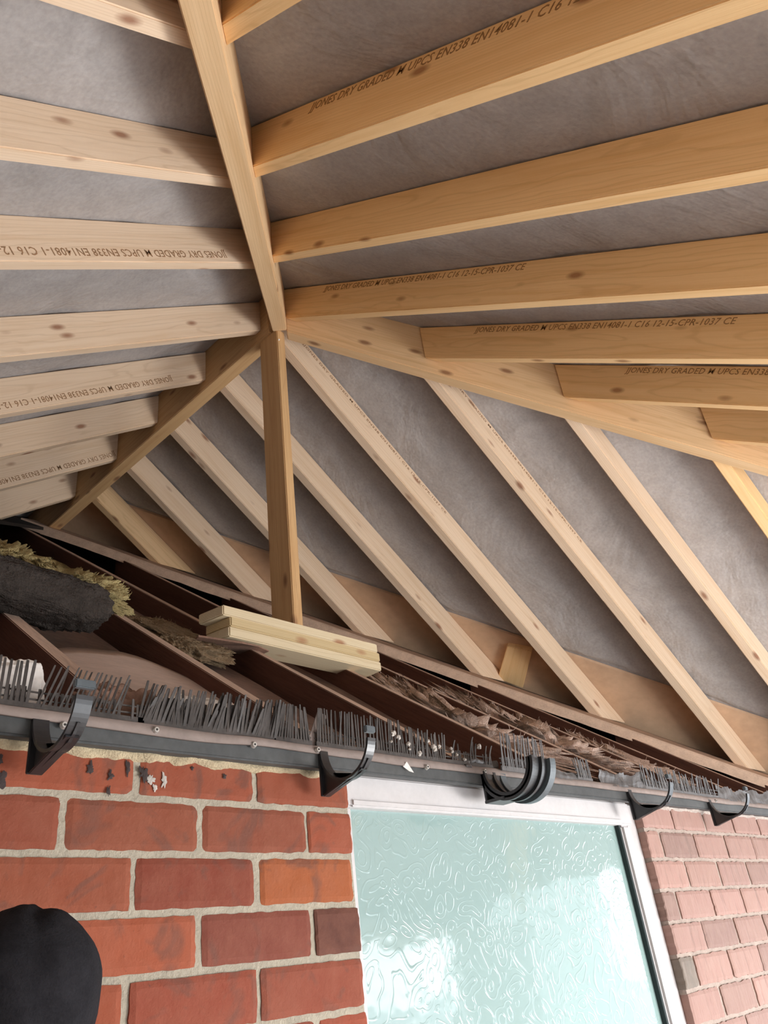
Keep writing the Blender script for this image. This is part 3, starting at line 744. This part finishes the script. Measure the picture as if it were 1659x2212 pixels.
comb(2.12, 2.47, 'splayed grey comb teeth above the right corner of the window', pitch=0.0085, h=0.062, messy=0.072, lean=-0.15, mat=M_COMBG, wid=0.0045, ragged=0.2)
comb(2.47, 2.62, 'bent comb teeth between the two right brackets', pitch=0.012, h=0.058, messy=0.054, mat=M_COMBG, keep=0.7, wid=0.005)
def crumple(x0, x1, h, label, seed, yb=1.030, amp=0.008, zb=0.350, lean=0.3):
    vs, fs = [], []; n = int((x1-x0)/0.006); m = 8
    for i in range(n+1):
        x = lerp(x0, x1, i/n); hh = h*(0.85+0.35*n3(x*14, seed, 1)+0.12*n3(x*70, seed, 2))
        for j in range(m):
            a = j/(m-1)
            vs.append((x+lean*a*hh, yb+amp*(n3(x*18, a*2, seed)+0.5*n3(x*70, a, seed))+0.01*a, zb+hh*a))
    b0 = len(vs)
    vs += [(p[0], p[1]+0.002, p[2]) for p in vs[:b0]]
    for i in range(n):
        for j in range(m-1):
            a = i*m+j; fs.append((a, a+m, a+m+1, a+1)); fs.append((b0+a, b0+a+1, b0+a+m+1, b0+a+m))
        a = i*m+m-1; fs.append((a, a+m, b0+a+m, b0+a))
    return tag(mesh_obj('comb_sheet', vs, fs, M_COMBG), label, 'eaves comb')
crumple(1.88, 2.12, 0.050, 'flattened grey comb sheet above the right part of the white window frame', 3.3, lean=0.5)
crumple(2.60, 3.45, 0.052, 'crumpled grey plastic sheet at the right end of the eaves', 8.1, lean=0.2, amp=0.006)
crumple(1.62, 1.80, 0.022, 'torn low strip of comb sheet right of the double bracket', 5.5, amp=0.004)
crumple(1.34, 1.46, 0.030, 'twisted dark comb scrap left of the double bracket', 6.6, amp=0.012)
# pale debris on the dirty comb
rnd = random.Random(11)
for i in range(16):
    x = rnd.uniform(1.12, 1.40); z = rnd.uniform(0.362, 0.398); s = rnd.uniform(0.0025, 0.006)
    bm = bmesh.new(); bmesh.ops.create_icosphere(bm, subdivisions=2, radius=s)
    for v in bm.verts: v.co *= 1+0.5*n3(v.co.x*300+i, v.co.y*300, v.co.z*300)
    me = bpy.data.meshes.new('plaster_crumb'); bm.to_mesh(me); bm.free()
    tag(link('plaster_crumb', me, M_DULLPL, None, Matrix.Translation((x, 1.031, z))), 'small pale plaster crumb caught in the dirty comb right of the second bracket', 'plaster crumb', 'pale crumbs caught in the comb')
def chip(name, pts, th, mat, label, cat):
    P = [Vector(p) for p in pts]; nrm = (P[1]-P[0]).cross(P[2]-P[0]).normalized()*th; n = len(P)
    return tag(mesh_obj(name, P+[p+nrm for p in P], [tuple(range(n)), tuple(range(2*n-1, n-1, -1))]+[(i, (i+1) % n, n+(i+1) % n, n+i) for i in range(n)], mat), label, cat)
chip('paper_scrap', [(1.150, 1.032, 0.336), (1.156, 1.026, 0.344), (1.170, 1.024, 0.324), (1.162, 1.028, 0.327)], 0.001, M_WHITEPL, 'tiny white paper scrap on the fascia above the window', 'paper scrap')
chip('packing_slip', [(0.915, 1.041, 0.352), (0.934, 1.041, 0.352), (0.972, 1.043, 0.414), (0.950, 1.043, 0.419)], 0.002, M_FELT, 'brown slip standing between two combs above the second bracket', 'packing slip')

def bracket(x, label, wide=0.018, rad=0.060, mat=M_BRK, double=False, group='black gutter brackets on the fascia'):
    root = empty('gutter_bracket', (x, 1.034, 0.345)); tag(root, label, 'gutter bracket', group)
    yc, zc = 1.034-rad-0.002, 0.345
    def arc_part(nm, x0, x1, r0, r1, a0, a1, m_):
        vs, fs = [], []; n = 34
        for i in range(n+1):
            a = lerp(a0, a1, i/n)
            for xx, r in ((x0, r0), (x1, r0), (x1, r1), (x0, r1)): vs.append((xx, yc-r*math.cos(a), zc+r*math.sin(a)))
        for i in range(n):
            for j in range(4):
                p = i*4+j; q_ = i*4+(j+1) % 4; fs.append((p, p+4, q_+4, q_))
        fs += [(3, 2, 1, 0), tuple(n*4+k for k in range(4))]
        return mesh_obj(nm, vs, fs, m_, root, smooth=False)
    # arm: angle measured so that cos=-1 is the wall side, cos=+1 the outer lip
    arc_part('arm', x-wide/2, x+wide/2, rad-0.003, rad+0.0015, PI, 2*PI-0.12, mat)
    # web: gusset below the arc to the point on the wall
    pts = []
    n = 14
    for i in range(n+1):
        a = lerp(PI, 2*PI-0.65, i/n); pts.append((yc-rad*math.cos(a), zc+rad*math.sin(a)))
    out = [(yc-(rad+0.004)*math.cos(a), zc+(rad+0.004)*math.sin(a)) for a in (2*PI-0.65, 2*PI-0.9, 2*PI-1.1)]
    low = [(1.018, 0.272), (1.034, 0.270)]
    poly = pts+out+low; tck = 0.004
    vs = [(x-tck/2, a, b) for a, b in poly]+[(x+tck/2, a, b) for a, b in poly]; k = len(poly)
    me_f = []
    bm = bmesh.new(); vv = [bm.verts.new(v) for v in vs]
    f1 = bm.faces.new(vv[:k]); f2 = bm.faces.new(vv[k:][::-1])
    for i in range(k): bm.faces.new((vv[i], vv[i+k], vv[(i+1) % k+k], vv[(i+1) % k]))
    bmesh.ops.triangulate(bm, faces=[f1, f2]); bmesh.ops.recalc_face_normals(bm, faces=bm.faces)
    me = bpy.data.meshes.new('web'); bm.to_mesh(me); bm.free(); link('web', me, mat, root, Matrix.Identity(4))
    # sloping lower flange from the point out to the arm
    tipa = 2*PI-0.95; p0 = (1.030, 0.2705); p1 = (yc-(rad+0.003)*math.cos(tipa), zc+(rad+0.003)*math.sin(tipa))
    d = Vector((0, p1[0]-p0[0], p1[1]-p0[1])).normalized(); nr = Vector((0, -d.z, d.y))*0.0016
    a_, b_ = Vector((x, p0[0], p0[1])), Vector((x, p1[0], p1[1])); s = Vector((wide*0.42, 0, 0))
    hexa('lower_flange', [a_-s-nr, a_+s-nr, b_+s-nr, b_-s-nr], [a_-s+nr, a_+s+nr, b_+s+nr, b_-s+nr], mat, 0.0008, root)
    box('back_plate', x-wide/2, x+wide/2, 1.0315, 1.036, 0.270, 0.352, mat, root, 0.001)
    # outer lip clip
    lp = [Vector((x, yc-rad*math.cos(2*PI-0.12), zc+rad*math.sin(0.10)))][0]
    box('clip', x-wide*0.62, x+wide*0.62, lp.y-0.002, lp.y+0.007, lp.z-0.004, lp.z+0.007, M_BRKG, root, 0.0015)
    return root
bracket(0.447, 'black gutter bracket leftmost on the fascia, above the brick wall', 0.022)
bracket(0.947, 'black gutter bracket at the left upper corner of the window', 0.018)
bracket(2.02, 'black gutter bracket at the right upper corner of the window', 0.018)
bracket(2.51, 'small black gutter bracket rightmost on the fascia, over pale bricks', 0.016)
# double union bracket above the glass
def union(x):
    root = empty('gutter_union_bracket', (x, 1.034, 0.345)); tag(root, 'wide double black gutter union bracket above the middle of the window', 'gutter bracket')
    rad = 0.060; yc, zc = 1.034-rad-0.002, 0.345
    for nm, x0, x1, r0, r1, a1, m_ in (('cradle', x, x+0.075, rad, rad+0.004, 2*PI+0.02, M_BRK), ('rib', x, x+0.008, rad-0.006, rad+0.010, 2*PI+0.05, M_BRK), ('rib', x+0.034, x+0.042, rad-0.004, rad+0.010, 2*PI+0.05, M_BRK), ('outer_band', x+0.060, x+0.080, rad-0.003, rad+0.013, 2*PI+0.02, M_BRKG)):
        vs, fs = [], []; n = 34
        for i in range(n+1):
            a = lerp(PI, a1, i/n)
            for xx, r in ((x0, r0), (x1, r0), (x1, r1), (x0, r1)): vs.append((xx, yc-r*math.cos(a), zc+r*math.sin(a)))
        for i in range(n):
            for j in range(4):
                p = i*4+j; q_ = i*4+(j+1) % 4; fs.append((p, p+4, q_+4, q_))
        fs += [(3, 2, 1, 0), tuple(n*4+k for k in range(4))]
        mesh_obj(nm, vs, fs, m_, root)
    box('back_plate', x, x+0.075, 1.030, 1.036, 0.284, 0.352, M_BRK, root, 0.001)
    box('foot_plate', x-0.002, x+0.06, 0.985, 1.036, 0.280, 0.286, M_BRK, root, 0.001)
union(1.395)

# ------------------------------------------------------------------ loose material in the rafter bays
def wool(name, label, cx, cy, cz, sx_, sy_, sz_, mat, seed, tufts=300, rot=0.0, tl=0.03, pitch=True, rough=0.25, tmat=None, kind='insulation'):
    bm = bmesh.new(); bmesh.ops.create_icosphere(bm, subdivisions=6, radius=1.0)
    c, s = math.cos(rot), math.sin(rot)
    def place(p):
        x, y, z = p.x*sx_, p.y*sy_, p.z*sz_
        x, y = x*c-y*s, x*s+y*c
        if pitch: z += T*y
        return Vector((cx+x, cy+y, cz+z))
    rn = random.Random(seed); surf = []
    for v in bm.verts:
        p = v.co.copy()
        for a in range(3):
            p[a] = math.copysign(abs(p[a])**0.55, p[a])
        d = 1+rough*n3(p.x*2.2*sx_/0.1+seed, p.y*2.2*sy_/0.1, p.z*3)+rough*0.6*n3(p.x*7*sx_/0.1, p.y*7*sy_/0.1, seed)+rough*0.45*n3(p.x*18*sx_/0.1, p.y*18*sy_/0.1, p.z*6+seed)
        v.co = place(Vector((p.x*(0.5+0.5*d), p.y*(0.5+0.5*d), p.z*d)))
    me = bpy.data.meshes.new(name); bm.verts.ensure_lookup_table()
    vl = list(bm.verts)
    cen = Vector((cx, cy, cz))
    for i in range(tufts):
        v = rn.choice(vl); 
        if v.co.z < place(Vector((0, 0, -0.2))).z+T*(v.co.y-cy)*(1 if pitch else 0): continue
        o = v.co.copy(); d = (o-cen).normalized()*0.4+Vector((rn.gauss(0, 1), rn.gauss(0, 1), rn.gauss(0.6, 0.7))).normalized()*0.6
        d = d.normalized()*tl*rn.uniform(0.3, 1.2); side = d.cross(Vector((rn.random(), rn.random(), rn.random()))).normalized()*min(tl*0.07, 0.0011)
        bend = Vector((rn.gauss(0, 1), rn.gauss(0, 1), rn.gauss(0, 1)))*tl*0.2
        a = bm.verts.new(o-side); b = bm.verts.new(o+side); m1 = bm.verts.new(o+d*0.5+bend+side*0.7); m0 = bm.verts.new(o+d*0.5+bend-side*0.7); t_ = bm.verts.new(o+d)
        bm.faces.new((a, b, m1, m0)); bm.faces.new((m0, m1, t_))
    bm.to_mesh(me); bm.free()
    me.polygons.foreach_set('use_smooth', [True]*len(me.polygons))
    me.transform(Matrix.Translation((-cx, -cy, -cz)))
    o = link(name, me, mat, None, Matrix.Translation((cx, cy, cz)))
    return tag(o, label, kind)
# grey roll with yellow wool on top
wool('insulation_roll', 'dark grey roll of insulation at the left edge above the comb', 0.655, 1.655, 0.825, 0.20, 0.07, 0.05, M_WOOLDK, 2, 1500, rot=0.10, tl=0.008, pitch=False, rough=0.16)
wool('yellow_wool', 'tuft of yellow mineral wool on top of the grey insulation roll', 0.80, 1.76, 0.925, 0.13, 0.08, 0.038, M_WOOLYE, 5, 900, tl=0.016, rough=0.8)
wool('yellow_wool', 'ragged yellow mineral wool at the left edge behind the grey roll', 0.60, 1.84, 0.985, 0.13, 0.10, 0.045, M_WOOLYE, 9, 900, tl=0.018, rough=0.8)
wool('wool_pad', 'small flat pad of brownish mineral wool between two old rafters left of the offcuts', 1.21, 1.93, 0.925, 0.12, 0.15, 0.028, simple('tan_wool', (0.22, 0.155, 0.095), 1.0, 0.4, 30, 1.0, 0.006, spec=0.05), 4, 400, rot=0.3, tl=0.014, rough=0.3)
wool('fluffy_insulation', 'fluffy pink-brown wool in the bay right of the offcuts, nearest the comb', 2.09, 1.62, 0.672, 0.145, 0.37, 0.050, M_WOOLPK, 12, 1500, tl=0.022, rough=1.1)
wool('fluffy_insulation', 'fluffy pink-brown wool in the bay just below the valley board', 2.52, 1.60, 0.665, 0.145, 0.34, 0.050, M_WOOLPK, 15, 1500, tl=0.022, rough=1.1)
wool('fluffy_insulation', 'ragged grey-brown wool strip at the lower right end of the old rafters', 2.95, 1.50, 0.590, 0.145, 0.23, 0.04, M_WOOLPK, 19, 900, tl=0.03, rough=0.7)
# pale plaster sheet at the eaves, curved upper edge
vs, fs = [], []; nx, ny = 40, 14
for i in range(nx+1):
    x = lerp(0.655, 1.10, i/nx); s = i/nx
    ytop = 1.62+0.05*math.sin(s*2.2)-0.30*max(0, s-0.62)**1.3*2.2-0.05*(1-s)+0.012*n3(x*14, 1, 1); ybot = 1.10+0.03*n3(x*8, 2, 2)
    for j in range(ny+1):
        y = lerp(ybot, ytop, j/ny); vs.append((x, y, q(y)-0.035+0.012*n3(x*3, y*3, 5)+0.01*math.sin(s*PI)-0.02*s))
b0 = len(vs); vs += [(p[0], p[1], p[2]-0.010) for p in vs[:b0]]
for i in range(nx):
    for j in range(ny):
        a = i*(ny+1)+j; fs.append((a, a+ny+1, a+ny+2, a+1)); fs.append((b0+a, b0+a+1, b0+a+ny+2, b0+a+ny+1))
    a = i*(ny+1)+ny; fs.append((a, a+ny+1, b0+a+ny+1, b0+a)); a = i*(ny+1); fs.append((a, b0+a, b0+a+ny+1, a+ny+1))
tag(mesh_obj('plaster_sheet', vs, fs, M_PALEPL, smooth=True), 'pale curved plaster sheet behind the crushed comb', 'plaster sheet')
wool('white_plaster_lump', 'white plaster lump behind the comb at the left edge', 0.405, 1.10, 0.398, 0.070, 0.02, 0.044, M_WHITEPL, 31, 0, pitch=False, rough=0.2, kind='plaster lump')
wool('white_plaster_lump', 'white plaster lump behind the middle of the crushed comb', 0.74, 1.10, 0.392, 0.09, 0.02, 0.034, M_WHITEPL, 33, 0, pitch=False, rough=0.3, kind='plaster lump')
wool('brown_rubble', 'brown crumbled debris behind the comb beside the leftmost bracket', 0.59, 1.09, 0.385, 0.06, 0.022, 0.032, M_CARD, 35, 60, tl=0.012, pitch=False, rough=0.6, kind='debris')

# ------------------------------------------------------------------ person in a black hood, only the hood's top in view
PC = (0.395, 0.90, 0.027)
def person():
    px, py = 0.39, 0.84
    pts = {'pelvis': (px, py-0.02, -0.72, 0.15), 'waist': (px, py-0.02, -0.58, 0.14), 'chest': (px, py-0.02, -0.40, 0.15), 'upper': (px, py-0.02, -0.27, 0.12), 'neck': (px, py+0.02, -0.19, 0.055), 'head': (px, py+0.05, -0.08, 0.066), 'crown': (px, py+0.06, -0.04, 0.058),
           'shr': (px-0.03, py-0.19, -0.27, 0.06), 'elr': (px-0.05, py-0.23, -0.53, 0.048), 'wrr': (px+0.02, py-0.22, -0.76, 0.034), 'har': (px+0.05, py-0.21, -0.84, 0.036),
           'shl': (px-0.01, py+0.14, -0.27, 0.06), 'ell': (px-0.03, py+0.17, -0.53, 0.048), 'wrl': (px+0.05, py+0.16, -0.76, 0.034), 'hal': (px+0.08, py+0.15, -0.84, 0.036),
           'hir': (px, py-0.11, -0.80, 0.10), 'knr': (px+0.02, py-0.11, -1.16, 0.068), 'anr': (px, py-0.11, -1.50, 0.046), 'tor': (px+0.13, py-0.12, -1.555, 0.036),
           'hil': (px, py+0.08, -0.80, 0.10), 'knl': (px+0.02, py+0.09, -1.16, 0.068), 'anl': (px, py+0.09, -1.50, 0.046), 'tol': (px+0.13, py+0.10, -1.555, 0.036)}
    E_ = [('pelvis', 'waist'), ('waist', 'chest'), ('chest', 'upper'), ('upper', 'neck'), ('neck', 'head'), ('head', 'crown'), ('upper', 'shr'), ('shr', 'elr'), ('elr', 'wrr'), ('wrr', 'har'), ('upper', 'shl'), ('shl', 'ell'), ('ell', 'wrl'), ('wrl', 'hal'),
          ('pelvis', 'hir'), ('hir', 'knr'), ('knr', 'anr'), ('anr', 'tor'), ('pelvis', 'hil'), ('hil', 'knl'), ('knl', 'anl'), ('anl', 'tol')]
    for sd, wx in (('r', -0.21), ('l', 0.15)):
        hx = px+(0.05 if sd == 'r' else 0.08)
        for f_ in range(4):
            a = 'f%s%d' % (sd, f_); pts[a] = (hx+0.015, py+wx-0.024+f_*0.016, -0.90, 0.009); pts[a+'b'] = (hx+0.005, py+wx-0.026+f_*0.017, -0.935+abs(f_-1.5)*0.006, 0.0075)
            E_ += [('ha'+sd, a), (a, a+'b')]
    pts = {k: (v[0], v[1], (v[2]+1.6)*1.03-1.6, v[3]) for k, v in pts.items()}
    names = list(pts); me = bpy.data.meshes.new('person')
    me.from_pydata([pts[n_][:3] for n_ in names], [(names.index(a), names.index(b)) for a, b in E_], [])
    o = bpy.data.objects.new('person', me); scene.collection.objects.link(o); me.materials.append(M_BLACK)
    sk = o.modifiers.new('skin', 'SKIN'); sub = o.modifiers.new('sub', 'SUBSURF'); sub.levels = 2; sub.render_levels = 2
    for i, n_ in enumerate(names):
        sv = me.skin_vertices[0].data[i]; r = pts[n_][3]; sv.radius = (r, r); sv.use_root = (n_ == 'pelvis')
    tag(o, 'person in a black hood at the bottom left corner, only the hood top showing', 'person')
    # hood: a rounded shell with a seam band
    cx, cy, cz = PC
    def shell(nm, k, band=None):
        vs, fs = [], []; nu, nv = 48, 30
        for i in range(nv+1):
            th = PI*0.86*i/nv
            for j in range(nu):
                ph = 2*PI*j/nu
                x = math.sin(th)*math.cos(ph); y = math.sin(th)*math.sin(ph); z = math.cos(th)
                fold = 0.03*n3(x*2.5, y*2.5, z*2.5+4)+0.025*n3(x*7, y*7, z*3)
                seam = 0.06*math.exp(-((x*0.80-y*0.60-0.48+0.25*z)/0.07)**2)
                r = k*(1+fold-seam)
                neck = 1.0 if z > -0.3 else 1.0-0.25*min(1, (-0.3-z)/0.4)
                vs.append((cx+0.080*x*r*neck, cy+0.078*y*r*neck, cz+(0.076 if z > 0 else 0.125)*z*r))
        for i in range(nv):
            for j in range(nu):
                a = i*nu+j; b = i*nu+(j+1) % nu; fs.append((a, a+nu, b+nu, b))
        return mesh_obj(nm, vs, fs, M_BLACK, o, smooth=True)
    shell('hood', 1.0)
person()
